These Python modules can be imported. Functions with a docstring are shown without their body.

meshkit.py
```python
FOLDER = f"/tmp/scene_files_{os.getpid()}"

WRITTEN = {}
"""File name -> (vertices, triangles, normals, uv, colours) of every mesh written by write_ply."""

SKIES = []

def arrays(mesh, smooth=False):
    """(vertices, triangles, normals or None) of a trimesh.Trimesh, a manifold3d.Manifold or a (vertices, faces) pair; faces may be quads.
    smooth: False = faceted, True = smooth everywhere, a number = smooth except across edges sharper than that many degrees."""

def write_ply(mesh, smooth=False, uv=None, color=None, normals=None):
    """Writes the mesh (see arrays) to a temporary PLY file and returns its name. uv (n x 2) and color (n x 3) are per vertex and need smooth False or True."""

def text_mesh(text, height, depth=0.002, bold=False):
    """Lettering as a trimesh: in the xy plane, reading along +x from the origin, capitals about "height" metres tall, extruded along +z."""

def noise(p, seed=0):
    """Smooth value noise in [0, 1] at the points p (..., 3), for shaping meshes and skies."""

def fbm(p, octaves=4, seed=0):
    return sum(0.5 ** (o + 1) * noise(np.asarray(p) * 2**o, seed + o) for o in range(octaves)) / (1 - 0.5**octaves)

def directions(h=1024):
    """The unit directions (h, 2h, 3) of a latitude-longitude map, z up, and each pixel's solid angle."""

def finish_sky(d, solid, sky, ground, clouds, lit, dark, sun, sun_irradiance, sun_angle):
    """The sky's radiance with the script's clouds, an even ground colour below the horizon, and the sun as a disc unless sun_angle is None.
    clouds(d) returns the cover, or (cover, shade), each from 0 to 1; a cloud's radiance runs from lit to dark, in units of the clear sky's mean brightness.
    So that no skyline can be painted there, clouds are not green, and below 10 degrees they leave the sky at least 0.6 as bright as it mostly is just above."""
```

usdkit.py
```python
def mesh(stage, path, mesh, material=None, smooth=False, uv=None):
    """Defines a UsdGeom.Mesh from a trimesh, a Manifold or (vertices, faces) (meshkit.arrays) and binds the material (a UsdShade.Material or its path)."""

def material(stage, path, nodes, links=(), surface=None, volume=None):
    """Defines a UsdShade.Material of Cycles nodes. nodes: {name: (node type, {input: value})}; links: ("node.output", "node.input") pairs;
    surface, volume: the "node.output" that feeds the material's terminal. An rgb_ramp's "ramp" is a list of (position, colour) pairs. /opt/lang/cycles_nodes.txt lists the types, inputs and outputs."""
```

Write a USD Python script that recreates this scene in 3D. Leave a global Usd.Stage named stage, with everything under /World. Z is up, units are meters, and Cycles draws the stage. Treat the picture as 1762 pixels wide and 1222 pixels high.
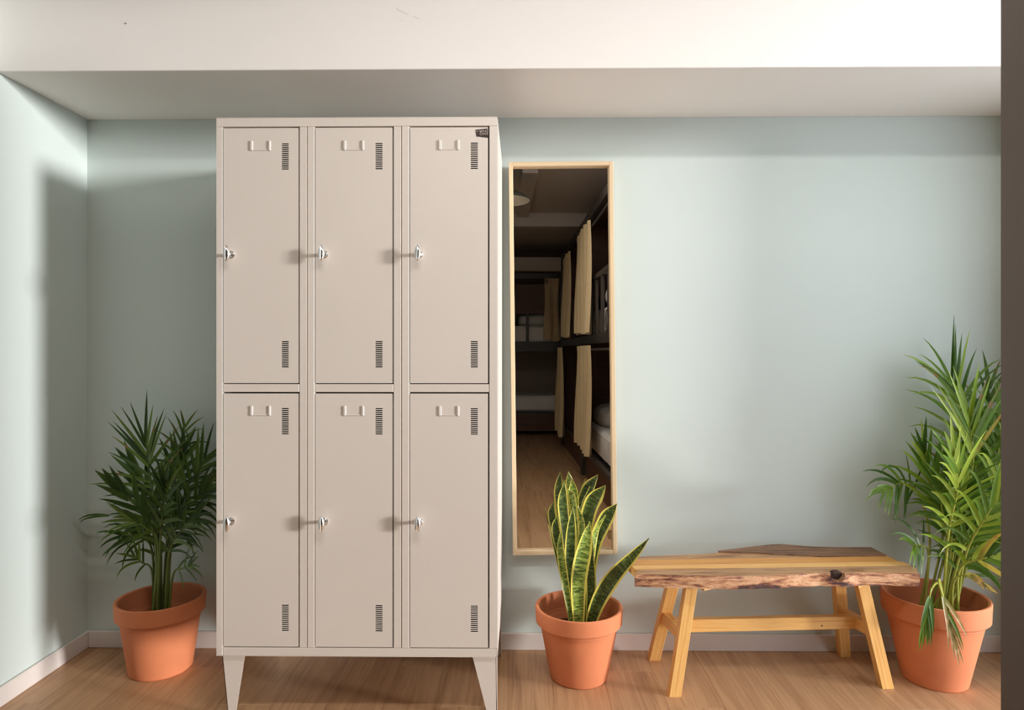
import math, random
import numpy as np, trimesh, usdkit, meshkit
import manifold3d as m3
from pxr import Usd, UsdGeom, UsdLux, Gf, Sdf, Vt
from shapely.geometry import Polygon, box as sbox, LineString

stage = Usd.Stage.CreateInMemory()
UsdGeom.SetStageUpAxis(stage, UsdGeom.Tokens.z)
UsdGeom.SetStageMetersPerUnit(stage, 1.0)
W0 = UsdGeom.Xform.Define(stage, '/World')
stage.SetDefaultPrim(W0.GetPrim())
UsdGeom.Scope.Define(stage, '/World/Looks')

# ------------------------------------------------------------------ camera
F, CX, CY, EYE, PSI = 1130.0, 883.2, 606.0, 1.194, math.radians(0.7)
cam = UsdGeom.Camera.Define(stage, '/World/camera')
cam.CreateHorizontalApertureAttr(36.0)
cam.CreateVerticalApertureAttr(36.0 * 1222 / 1762)
cam.CreateFocalLengthAttr(36.0 * F / 1762)
cam.CreateHorizontalApertureOffsetAttr((881 - CX) / 1762 * 36)
cam.CreateVerticalApertureOffsetAttr((CY - 611) / 1762 * 36)
cam.CreateClippingRangeAttr(Gf.Vec2f(0.05, 100))
cam.AddTranslateOp().Set(Gf.Vec3d(0, 0, EYE))
cam.AddRotateXYZOp().Set(Gf.Vec3f(90, 0, math.degrees(PSI)))
cam.CreateExposureAttr(0.14)

# ------------------------------------------------------------------ light
def light_matrix(pos, target):
    z = np.array(pos, float) - np.array(target, float); z /= np.linalg.norm(z)
    x = np.cross([0, 0, 1], z); x /= np.linalg.norm(x); y = np.cross(z, x)
    return Gf.Matrix4d(*[float(c) for c in [*x, 0, *y, 0, *z, 0, *pos, 1]])

def rect_light(name, pos, target, w, h, intensity, color):
    l = UsdLux.RectLight.Define(stage, '/World/' + name)
    l.CreateWidthAttr(w); l.CreateHeightAttr(h); l.CreateIntensityAttr(intensity); l.CreateColorAttr(Gf.Vec3f(*color))
    l.AddTransformOp().Set(light_matrix(pos, target))
    return l

# low hazy sun and sky coming in through an unseen opening on the right
sun = UsdLux.DistantLight.Define(stage, '/World/sun')
sun.CreateAngleAttr(7.0); sun.CreateIntensityAttr(SUN := 68.0); sun.CreateColorAttr(Gf.Vec3f(1.0, 0.97, 0.95))
sun.AddTransformOp().Set(light_matrix((1.0, -0.356, 0.080), (0, 0, 0)))
# unseen lamp overhead, placed to light the lockers and the beam
rect_light('tube_lamp_light', (0.40, 0.65, 2.66), (0.40, 0.80, 0.0), 1.6, 0.16, 36.0, (1.0, 0.955, 0.90))
dome = UsdLux.DomeLight.Define(stage, '/World/sky')
dome.CreateIntensityAttr(0.9); dome.CreateColorAttr(Gf.Vec3f(0.88, 0.935, 1.0))

# ------------------------------------------------------------------ helpers
rng = np.random.default_rng(7)

def lin(r, g, b):
    return tuple(((c / 255 + 0.055) / 1.055) ** 2.4 if c > 10 else c / 255 / 12.92 for c in (r, g, b))

def ray(px, py):
    u, v = (px - CX) / F, (CY - py) / F
    return np.array([-math.sin(PSI) + u * math.cos(PSI), math.cos(PSI) + u * math.sin(PSI), v])

def at_y(px, py, y):
    d = ray(px, py); return np.array([0, 0, EYE]) + d * (y / d[1])

def at_z(px, py, z):
    d = ray(px, py); return np.array([0, 0, EYE]) + d * ((z - EYE) / d[2])

TAKEN = {}
def unique(path):
    n = TAKEN.get(path, 0); TAKEN[path] = n + 1
    return path if n == 0 else f'{path}_{n:03d}'

ORIGIN = {}
def thing(name, label, cat, loc=(0, 0, 0), group=None, kind=None):
    p = unique('/World/' + name)
    x = UsdGeom.Xform.Define(stage, p)
    x.AddTranslateOp().Set(Gf.Vec3d(*map(float, loc)))
    ORIGIN[p] = np.array(loc, float)
    tag(x.GetPrim(), label, cat, group, kind)
    return p

def tag(prim, label=None, cat=None, group=None, kind=None):
    for k, v in (('label', label), ('category', cat), ('group', group), ('kind', kind)):
        if v: prim.SetCustomDataByKey(k, v)
    return prim

def origin_of(p):
    return ORIGIN.get('/'.join(p.split('/')[:3]), np.zeros(3))

GC = 0
def put(parent, name, mesh, mat, smooth=30, M=None, gc=None, label=None, kind=None):
    """one Mesh prim under parent; mesh in local coordinates (or world when M is None), M to the world. gc: grain coordinates kept as a primvar."""
    global GC
    path = unique(parent + '/' + name)
    if hasattr(mesh, 'to_mesh'):
        t = mesh.to_mesh(); mesh = trimesh.Trimesh(t.vert_properties[:, :3], t.tri_verts, process=False)
    v, f, n = meshkit.arrays(mesh, smooth)
    if gc is None:
        GC += 1
        off = np.random.default_rng(GC).uniform(-20, 20, 3)
        g = v + off
    else:
        g = np.asarray(gc)
    if M is not None:
        M = np.asarray(M); v = v @ M[:3, :3].T + M[:3, 3]
        if n is not None: n = n @ M[:3, :3].T
    v = v - origin_of(path)
    m = UsdGeom.Mesh.Define(stage, path)
    m.CreatePointsAttr(Vt.Vec3fArray.FromNumpy(v.astype(np.float32)))
    m.CreateFaceVertexCountsAttr(Vt.IntArray.FromNumpy(np.full(len(f), 3, np.int32)))
    m.CreateFaceVertexIndicesAttr(Vt.IntArray.FromNumpy(f.astype(np.int32).ravel()))
    m.CreateSubdivisionSchemeAttr('none'); m.CreateDoubleSidedAttr(True)
    if n is not None:
        m.CreateNormalsAttr(Vt.Vec3fArray.FromNumpy(n.astype(np.float32))); m.SetNormalsInterpolation('vertex')
    UsdGeom.PrimvarsAPI(m).CreatePrimvar('gc', Sdf.ValueTypeNames.Float3Array, 'vertex').Set(Vt.Vec3fArray.FromNumpy(g.astype(np.float32)))
    from pxr import UsdShade
    UsdShade.MaterialBindingAPI.Apply(m.GetPrim()).Bind(UsdShade.Material(mat.GetPrim()))
    tag(m.GetPrim(), label, None, None, kind)
    return path

def solo(name, mesh, mat, label, cat, smooth=30, M=None, group=None, kind=None):
    p = put('/World', name, mesh, mat, smooth, M)
    tag(stage.GetPrimAtPath(p), label, cat, group, kind)
    return p

def cbox(sx, sy, sz, c=0.002):
    """chamfered box centred on the origin"""
    c = min(c, 0.45 * min(sx, sy, sz)); a, b, d = sx / 2, sy / 2, sz / 2
    pts = []
    for i in (-1, 1):
        for j in (-1, 1):
            for k in (-1, 1):
                pts += [(i * a, j * (b - c), k * (d - c)), (i * (a - c), j * b, k * (d - c)), (i * (a - c), j * (b - c), k * d)]
    return trimesh.convex.convex_hull(np.array(pts))

def span(x0, x1, y0, y1, z0, z1, c=0.002):
    m = cbox(abs(x1 - x0), abs(y1 - y0), abs(z1 - z0), c); m.apply_translation([(x0 + x1) / 2, (y0 + y1) / 2, (z0 + z1) / 2]); return m

def T(x, y, z):
    M = np.eye(4); M[:3, 3] = (x, y, z); return M

def frame(p0, p1, up=(0, 0, 1)):
    """local x runs from p0 to p1, local z is near up; origin in the middle"""
    p0, p1 = np.asarray(p0, float), np.asarray(p1, float)
    x = p1 - p0; L = np.linalg.norm(x); x /= L
    y = np.cross(up, x); y /= np.linalg.norm(y); z = np.cross(x, y)
    M = np.eye(4); M[:3, 0], M[:3, 1], M[:3, 2], M[:3, 3] = x, y, z, (p0 + p1) / 2
    return M, L

def bar(parent, name, p0, p1, w, h, mat, up=(0, 0, 1), c=0.002, **k):
    M, L = frame(p0, p1, up)
    return put(parent, name, cbox(L, w, h, c), mat, 30, M, **k)

def tube(pts, radii, seg=8, cap=True):
    pts = np.asarray(pts, float); n = len(pts); radii = np.broadcast_to(radii, n)
    t = np.gradient(pts, axis=0); t /= np.linalg.norm(t, axis=1)[:, None]
    ref = np.array([0, 0, 1.0]) if abs(t[0][2]) < 0.9 else np.array([1.0, 0, 0])
    V = []
    a = np.cross(t[0], ref); a /= np.linalg.norm(a)
    for i in range(n):
        a = a - t[i] * (a @ t[i]); a /= np.linalg.norm(a); b = np.cross(t[i], a)
        for k in range(seg):
            q = 2 * math.pi * k / seg
            V.append(pts[i] + radii[i] * (a * math.cos(q) + b * math.sin(q)))
    Fc = []
    for i in range(n - 1):
        for k in range(seg):
            p, q = i * seg + k, i * seg + (k + 1) % seg
            Fc += [(p, q, q + seg), (p, q + seg, p + seg)]
    if cap:
        V += [pts[0], pts[-1]]; o = n * seg
        for k in range(seg):
            Fc += [(o, (k + 1) % seg, k), (o + 1, (n - 1) * seg + k, (n - 1) * seg + (k + 1) % seg)]
    return trimesh.Trimesh(np.array(V), np.array(Fc), process=False)

def bez(P, n):
    """Catmull-Rom curve through the points"""
    P = np.asarray(P, float)
    Q = np.vstack([2 * P[0] - P[1], P, 2 * P[-1] - P[-2]])
    s = np.linspace(0, len(P) - 1 - 1e-9, n); out = []
    for x in s:
        i = int(x); t = x - i; a, b, c, d = Q[i:i + 4]
        out.append(0.5 * (2 * b + (c - a) * t + (2 * a - 5 * b + 4 * c - d) * t * t + (3 * b - a - 3 * c + d) * t ** 3))
    return np.array(out)

def cat(*ms):
    return trimesh.util.concatenate(list(ms))

def lathe(profile, seg=72):
    return trimesh.creation.revolve(np.array(profile), sections=seg)

def extrude(poly, h, M=None):
    m = trimesh.creation.extrude_polygon(poly, h, engine='earcut')
    if M is not None: m.apply_transform(M)
    return m

# ------------------------------------------------------------------ materials
def mat(name, nodes, links, surface='p.BSDF'):
    return usdkit.material(stage, '/World/Looks/' + name, nodes, links, surface=surface)

def paint(name, color, rough=0.6, var=0.03, scale=3.0, bump=0.0, bscale=200, metallic=0.0, spec=None):
    c2 = tuple(c * (1 - var) for c in color); c1 = tuple(min(1, c * (1 + var)) for c in color)
    pr = {'roughness': rough, 'metallic': metallic}
    if spec is not None: pr['specular_ior_level'] = spec
    nodes = {'g': ('attribute', {'attribute': 'gc'}), 'n': ('noise_texture', {'scale': scale, 'detail': 3.0}),
             'r': ('rgb_ramp', {'ramp': [(0.25, c2), (0.75, c1)]}), 'p': ('principled_bsdf', pr)}
    links = [('g.vector', 'n.vector'), ('n.fac', 'r.fac'), ('r.color', 'p.base_color')]
    if bump:
        nodes['n2'] = ('noise_texture', {'scale': float(bscale), 'detail': 2.0}); nodes['b'] = ('bump', {'strength': bump, 'distance': 0.002})
        links += [('g.vector', 'n2.vector'), ('n2.fac', 'b.height'), ('b.normal', 'p.normal')]
    return mat(name, nodes, links)

def wood(name, ramp, stretch=(1.2, 26, 26), rough=0.5, bump=0.15, fine=(5, 150, 150), amt=0.35):
    nodes = {'g': ('attribute', {'attribute': 'gc'}), 'm': ('mapping', {'scale': stretch}), 'm2': ('mapping', {'scale': fine}),
             'n': ('noise_texture', {'scale': 1.0, 'detail': 4.0, 'roughness': 0.6, 'distortion': 0.6}),
             'n2': ('noise_texture', {'scale': 1.0, 'detail': 3.0, 'roughness': 0.6}),
             'x': ('mix_float', {'fac': amt}), 'r': ('rgb_ramp', {'ramp': ramp}),
             'b': ('bump', {'strength': bump, 'distance': 0.001}), 'p': ('principled_bsdf', {'roughness': rough})}
    links = [('g.vector', 'm.vector'), ('g.vector', 'm2.vector'), ('m.vector', 'n.vector'), ('m2.vector', 'n2.vector'),
             ('n.fac', 'x.a'), ('n2.fac', 'x.b'), ('x.result', 'r.fac'), ('r.color', 'p.base_color'), ('x.result', 'b.height'), ('b.normal', 'p.normal')]
    return mat(name, nodes, links)

WALL = paint('wall_paint', lin(204, 215, 211), 0.7, 0.012, 1.5, 0.05, 160)
WHITE = paint('white_paint', lin(242, 237, 232), 0.7, 0.01, 1.5, 0.05, 160)
SKIRT = paint('skirting_paint', lin(222, 214, 208), 0.45, 0.02, 4)
LOCKER = paint('locker_enamel', lin(216, 206, 196), 0.42, 0.015, 3, 0.03, 300)
LOCKIN_SHADE = paint('locker_inside_shade', lin(56, 48, 42), 0.8)  # darker than the enamel: shade behind the slots is put into the colour
CHROME = paint('chrome', (0.86, 0.85, 0.84), 0.16, 0.01, 3, metallic=1.0)
MIRROR = paint('mirror_silver', (0.80, 0.78, 0.74), 0.0, 0.0, 1, metallic=1.0)
STICKER = paint('sticker_black', lin(52, 38, 30), 0.6, 0.1, 60)
STICKLET = paint('sticker_print', lin(178, 165, 156), 0.6, 0.1, 200)
TERRA = paint('terracotta', lin(214, 130, 87), 0.75, 0.07, 9, 0.12, 260)
SOIL = paint('soil', lin(58, 36, 26), 0.95, 0.4, 60, 0.6, 120)
PINE = wood('pine', [(0.30, lin(190, 128, 62)), (0.42, lin(222, 166, 92)), (0.50, lin(236, 188, 116)), (0.58, lin(226, 172, 98)), (0.70, lin(196, 136, 70))], (1.6, 60, 60), 0.45, 0.12, (4, 210, 210))
FRAMEW = wood('frame_pine', [(0.3, lin(208, 182, 144)), (0.5, lin(222, 198, 162)), (0.7, lin(210, 184, 148))], (1.0, 30, 30))
PINE2 = wood('pine_orange', [(0.30, lin(176, 108, 44)), (0.42, lin(208, 144, 70)), (0.50, lin(220, 160, 86)), (0.58, lin(210, 146, 74)), (0.70, lin(182, 116, 52))], (1.6, 60, 60), 0.45, 0.12, (4, 210, 210))
DULL = wood('weathered_pine', [(0.30, lin(96, 64, 42)), (0.42, lin(150, 108, 72)), (0.52, lin(190, 148, 106)), (0.62, lin(166, 124, 84)), (0.72, lin(122, 86, 58))], (4.0, 34, 34), 0.5, 0.25)
SLAB = wood('dark_slab', [(0.30, lin(58, 38, 28)), (0.44, lin(112, 78, 54)), (0.54, lin(150, 110, 78)), (0.66, lin(92, 64, 46))], (5.0, 34, 34), 0.5, 0.3)
BARK = wood('bark_edge', [(0.34, lin(34, 22, 26)), (0.41, lin(84, 54, 48)), (0.46, lin(142, 92, 68)), (0.52, lin(188, 136, 98)), (0.58, lin(216, 172, 132)), (0.64, lin(166, 112, 92)), (0.70, lin(96, 60, 56))], (6, 22, 40), 0.8, 0.8, (40, 160, 160), 0.22)
FLOORW = wood('laminate', [(0.28, lin(146, 106, 74)), (0.45, lin(184, 142, 104)), (0.58, lin(200, 158, 118)), (0.74, lin(166, 122, 86))], (26, 1.1, 26), 0.42, 0.08, (150, 4, 150))
DARKBED = paint('bed_dark_paint', lin(86, 76, 70), 0.45, 0.03, 6)
DARKMETAL = paint('bed_metal', lin(62, 56, 52), 0.4, 0.05, 8)
DARKWOOD = wood('bed_dark_wood', [(0.3, lin(70, 44, 34)), (0.5, lin(98, 62, 46)), (0.7, lin(80, 52, 40))])
CURTAIN = paint('curtain_cloth', lin(206, 182, 142), 0.9, 0.05, 20, 0.3, 500)
SHEET = paint('bed_sheet', lin(226, 222, 216), 0.85, 0.02, 6, 0.2, 30)
BLUE = paint('navy_cloth', lin(46, 48, 66), 0.9, 0.06, 20)
ENAMEL_W = paint('lamp_inside', lin(238, 232, 222), 0.35, 0.01)
ENAMEL_D = paint('lamp_outside', lin(74, 78, 72), 0.3, 0.02)
BULB = mat('unseen_bulb_glow', {'e': ('emission', {'color': (1.0, 0.86, 0.66), 'strength': 5.0})}, [], 'e.emission')  # out of view, glows to brighten the white inside of the pendant
CEIL = paint('ceiling_paint', lin(196, 186, 176), 0.8, 0.01, 1)
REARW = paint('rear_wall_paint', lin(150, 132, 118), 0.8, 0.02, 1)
OUTFLOOR = paint('outside_floor_pale', lin(228, 230, 232), 0.8, 0.04, 2)  # unseen floor outside, kept pale to bounce light onto the soffit
BARKD = paint('knot_dark', lin(58, 36, 28), 0.9, 0.3, 60)
BLACK = paint('black_hole', (0.01, 0.008, 0.006), 0.9)
LINE = paint('scuff', lin(212, 204, 194), 0.8)
NAIL = paint('nail_head', lin(120, 104, 90), 0.5)

def leafmat(name, c_mid, c_edge, tip=None, rough=0.4, trans=0.35, tip_at=0.86):
    """gc.x: -1..1 across, gc.y: 0..1 along"""
    stops = [(0.0, c_edge), (0.35, c_mid), (0.7, c_mid)]
    stops += [(tip_at, c_mid), (min(0.99, tip_at + 0.06), tip), (1.0, tip)] if tip else [(1.0, c_edge)]
    nodes = {'g': ('attribute', {'attribute': 'gc'}), 's': ('separate_xyz', {}), 'r': ('rgb_ramp', {'ramp': stops}),
             'o': ('object_info', {}), 'h': ('hsv', {'saturation': 1.0}), 'mr': ('map_range', {'to_min': 0.7, 'to_max': 1.25}),
             'p': ('principled_bsdf', {'roughness': rough}), 't': ('translucent_bsdf', {}), 'x': ('mix_closure', {'fac': trans})}
    links = [('g.vector', 's.vector'), ('s.y', 'r.fac'), ('r.color', 'h.color'), ('o.random', 'mr.value'), ('mr.result', 'h.value'),
             ('h.color', 'p.base_color'), ('h.color', 't.color'), ('p.BSDF', 'x.closure1'), ('t.BSDF', 'x.closure2')]
    return mat(name, nodes, links, 'x.closure')

G_SHADED = [leafmat('palm_shaded_%d' % i, lin(*c), lin(*e)) for i, (c, e) in enumerate([((76, 106, 42), (88, 118, 50)), ((58, 88, 36), (68, 98, 42)), ((98, 124, 52), (110, 136, 60))])]  # left palm greens darkened for the shaded corner it stands in
G_LIT = [leafmat('palm_lit_%d' % i, lin(*c), lin(*e), trans=0.42) for i, (c, e) in enumerate([((132, 160, 44), (150, 172, 56)), ((98, 132, 36), (112, 144, 44)), ((160, 180, 62), (176, 192, 78)), ((70, 104, 32), (82, 114, 38))])]  # right palm greens lightened, sunlight put into the colour
G_BROWN = leafmat('palm_brown_tip', lin(104, 130, 52), lin(104, 130, 52), lin(150, 104, 62), tip_at=0.55)
G_YELLOW = leafmat('palm_yellow', lin(190, 168, 72), lin(170, 170, 70), lin(186, 128, 66), tip_at=0.6)
G_DRY = leafmat('palm_dry', lin(150, 126, 66), lin(120, 130, 60), lin(186, 152, 100), tip_at=0.5)
STEM_D = leafmat('stem_dark', lin(92, 112, 48), lin(110, 122, 58), trans=0.05)
STEM_L = leafmat('stem_light', lin(168, 172, 72), lin(150, 158, 62), trans=0.05)

def snake_material(name, ramp):
    nodes = {'g': ('attribute', {'attribute': 'gc'}), 's': ('separate_xyz', {}), 'ab': ('math', {'math_type': 'absolute'}),
             'mp': ('mapping', {'scale': (1.1, 150.0, 1.0)}), 'n': ('noise_texture', {'scale': 1.0, 'detail': 3.0, 'roughness': 0.6, 'distortion': 0.7}),
             'r': ('rgb_ramp', {'ramp': ramp}), 'bw': ('rgb_to_bw', {}),
             'e': ('rgb_ramp', {'ramp': [(0.72, (0, 0, 0)), (0.78, (1, 1, 1))]}), 'mx': ('mix_color', {'b': lin(222, 210, 96)}),
             'p': ('principled_bsdf', {'roughness': 0.36}), 'we': ('noise_texture', {'scale': 8.0, 'detail': 1.0}), 'wa': ('math', {'math_type': 'multiply_add', 'value2': 0.16, 'value3': -0.08}),
             'ad': ('math', {'math_type': 'add'})}
    links = [('g.vector', 's.vector'), ('s.x', 'ab.value1'), ('g.vector', 'mp.vector'), ('mp.vector', 'n.vector'), ('n.fac', 'r.fac'),
             ('g.vector', 'we.vector'), ('we.fac', 'wa.value1'), ('ab.value', 'ad.value1'), ('wa.value', 'ad.value2'), ('ad.value', 'e.fac'),
             ('e.color', 'bw.color'), ('bw.val', 'mx.fac'), ('r.color', 'mx.a'), ('mx.result', 'p.base_color')]
    return mat(name, nodes, links)
SNAKE = [snake_material('snake_leaf_dark', [(0.36, lin(40, 54, 24)), (0.48, lin(58, 76, 34)), (0.56, lin(84, 104, 50)), (0.68, lin(112, 130, 68))]),
         snake_material('snake_leaf_light', [(0.34, lin(48, 68, 26)), (0.44, lin(92, 114, 44)), (0.54, lin(142, 162, 72)), (0.68, lin(170, 186, 98))])]

def pane_material():
    return mat('window_glass', {'t': ('transparent_bsdf', {}), 'gl': ('glossy_bsdf', {'roughness': 0.0}), 'f': ('fresnel', {'IOR': 1.45}), 'x': ('mix_closure', {})},
               [('f.fac', 'x.fac'), ('t.BSDF', 'x.closure1'), ('gl.BSDF', 'x.closure2')], 'x.closure')
GLASS = pane_material()

# ------------------------------------------------------------------ the setting
YW, XL, XN, YR, ZC = 2.64, -1.759, 1.92, -5.1, 2.75
ZS, YB = 2.135, 2.18          # underside and front of the boxed beam

def st(name, mesh, m, label, cat, smooth=False):
    return solo(name, mesh, m, label, cat, smooth, kind='structure')

fl = thing('floor', 'brown oak laminate floor of long boards running towards the back wall', 'floor', kind='structure')
put(fl, 'balcony_floor', span(XN + .1, XN + 14, -8, 9, -0.2, -.03, 0.002), OUTFLOOR, False)  # unseen ground outside, pale so it lights the soffit from below
put(fl, 'subfloor', span(XL - .1, XN + .1, YR - .1, YW + .1, -0.12, -0.0125, 0.001), BLACK, False)
pw, pl = 0.192, 1.285
r_ = random.Random(3)
for i in range(int((XN + .1 - XL) / pw) + 1):
    x0 = XL + i * pw - 0.05
    y1 = [2.212 + 1.285, 2.95, 3.38, 3.75][i % 4] + r_.uniform(-.04, .04) * (i % 4 > 0)
    while y1 > YR:
        y0 = y1 - pl
        a, b, c, d = max(x0, XL), min(x0 + pw, XN + .1), max(y0, YR), min(y1, YW)
        if b - a > 0.01 and d - c > 0.01:
            put(fl, 'plank', span(a, b - 0.0004, c, d - 0.0004, -0.012, 0, 0.0006), FLOORW, False)
        y1 = y0

st('wall_back', span(XL - .1, XN + .1, YW, YW + .1, -.1, ZC + .1, .001), WALL, 'pale blue-green painted back wall behind the lockers, mirror and bench', 'wall')
st('wall_left', span(XL - .1, XL, YR - .1, YW + .1, -.1, ZC + .1, .001), WALL, 'pale blue-green side wall at the left edge', 'wall')
wr = thing('wall_right', 'unseen right wall with a wide opening that lets the daylight in', 'wall', kind='structure')  # out of view; its opening lets the daylight in
put(wr, 'nib', span(XN, XN + .10, 2.28, YW + .1, -.1, ZC + .1, .001), WALL, False)  # out of view, placed to shade the right end of the back wall
put(wr, 'dormitory_wall', span(1.80, XN + .10, YR - .1, 0.10, -.1, ZC + .1, .001), REARW, False)
st('wall_rear', span(XL - .1, XN + .1, YR - .1, YR, -.1, ZC + .1, .001), REARW, 'dim brown wall at the far end of the dormitory, seen in the mirror', 'wall')
ce = thing('ceiling', 'ceiling of the dormitory, dim in the mirror', 'ceiling', kind='structure')
put(ce, 'ceiling_slab', span(XL - .1, XN + .1, YR - .1, YW + .1, ZC, ZC + .1, .001), CEIL, False)
st('trim_1', span(XL, XN, YB, YW, ZS, ZC, .002), WHITE, 'white boxed beam across the top, over lockers and mirror', 'beam')
st('trim_2', span(XL, XN, -2.27, -2.12, 2.60, ZC, .002), CEIL, 'ceiling beam across the middle of the dormitory, nearer one in the mirror', 'beam')
st('trim_3', span(XL, XN, -4.30, -4.02, 2.34, 2.53, .002), CEIL, 'low beam over the far bunk bed, deeper in the mirror', 'beam')
st('trim_4', span(0.11, 0.24, -2.12, -0.30, 2.70, ZC, .002), CEIL, 'flat duct running along the dormitory ceiling behind the lamp', 'duct')
st('baseboard_back', span(XL + .012, XN, YW - .012, YW, 0, 0.068, .003), SKIRT, 'white skirting board along the foot of the back wall', 'baseboard')
st('baseboard_left', span(XL, XL + .012, -1.0, YW, 0, 0.068, .003), SKIRT, 'white skirting board along the foot of the left wall', 'baseboard')
dr = thing('door_1', 'dark frame of the unseen opening in the right wall, out of view', 'door', (XN + .05, 1.27, 0), kind='structure')  # unseen frame around the opening that admits the daylight
for a in ((.10, .15, 0, ZC), (2.23, 2.28, 0, ZC)):
    put(dr, 'frame_bar', span(XN + .01, XN + .08, *a), DARKMETAL, False)

# marks on the beam
for q in ([(682, 13.5), (686, 17.5), (694, 21), (703, 25)], [(710, 27.5), (716, 30.5), (722.5, 33.5)], [(690, 36), (693, 35.5)]):
    put('/World/trim_1', 'scuff_mark', tube([at_y(a, b, YB + .0003) for a, b in q], .0009, 6), LINE, True, label='faint scuff')
put('/World', 'nail', cbox(.004, .003, .004, .001), NAIL, 30, T(*at_y(216.5, 40, YB - .0010)))
tag(stage.GetPrimAtPath('/World/nail'), 'tiny nail head in the white beam above the lockers', 'nail')

# ------------------------------------------------------------------ lockers
YF, YK = 2.095, 2.598
LX0, LX1, LZ0, LZ1 = -0.978, -0.076, 0.219, 1.946
LK = (LX1 - LX0) / 486.5
lx = lambda px: LX0 + (px - 369.5) * LK
kz = (LZ1 - LZ0) / (1130.5 - 201.5)
lz = lambda py: LZ1 - (py - 201.5) * kz
lk = thing('locker', 'beige metal locker unit with six doors on tapered legs, against the back wall', 'locker', ((LX0 + LX1) / 2, (YF + YK) / 2, 0))
c = .0015
put(lk, 'side_panel', span(LX0, LX0 + .0012, YF, YK, LZ0, LZ1, .0004), LOCKER)
put(lk, 'side_panel', span(LX1 - .0012, LX1, YF, YK, LZ0, LZ1, .0004), LOCKER)
put(lk, 'top_panel', span(LX0 + .0012, LX1 - .0012, YF, YK, LZ1 - .0012, LZ1, .0004), LOCKER)
put(lk, 'bottom_panel', span(LX0 + .0012, LX1 - .0012, YF, YK, LZ0, LZ0 + .0012, .0004), LOCKER)
put(lk, 'back_panel', span(LX0 + .0012, LX1 - .0012, YK - .0012, YK, LZ0 + .0012, LZ1 - .0012, .0004), LOCKIN_SHADE)
cols = [(381.3, 511.7), (541.2, 674.7), (705.2, 839.7)]
edges = [(369.5, 380.2), (513.4, 526.6), (527.2, 540.0), (676.4, 689.9), (690.5, 704.0), (841.6, 856)]
zt, zb = lz(217.3), lz(1115.5)
for i, (a, b) in enumerate(edges):
    put(lk, 'stile', span(lx(a), lx(b), YF + (0.0008 if i in (1, 3) else 0), YF + .016, zb if i else LZ0 + .0012, zt, .0018), LOCKER)
put(lk, 'top_rail', span(LX0 + .0012, LX1 - .0012, YF, YF + .016, zt, LZ1 - .0012, .0012), LOCKER)
put(lk, 'bottom_rail', span(lx(380.2), LX1 - .0012, YF + .0006, YF + .016, LZ0 + .0012, zb - .0004, .0012), LOCKER)
for i, (a, b) in enumerate(cols):
    put(lk, 'middle_rail', span(lx(a - 1.0), lx(b + 1.6), YF + .0006, YF + .016, lz(675.2), lz(661.2), .0012), LOCKER)
    put(lk, 'shelf', span(lx(a - 1.0), lx(b + 1.6), YF + .018, YK - .002, lz(669), lz(668.2), .0003), LOCKIN_SHADE)
    if i < 2:
        put(lk, 'divider', span(lx(b + 14), lx(b + 14.8), YF + .018, YK - .002, zb, zt, .0003), LOCKIN_SHADE)

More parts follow.
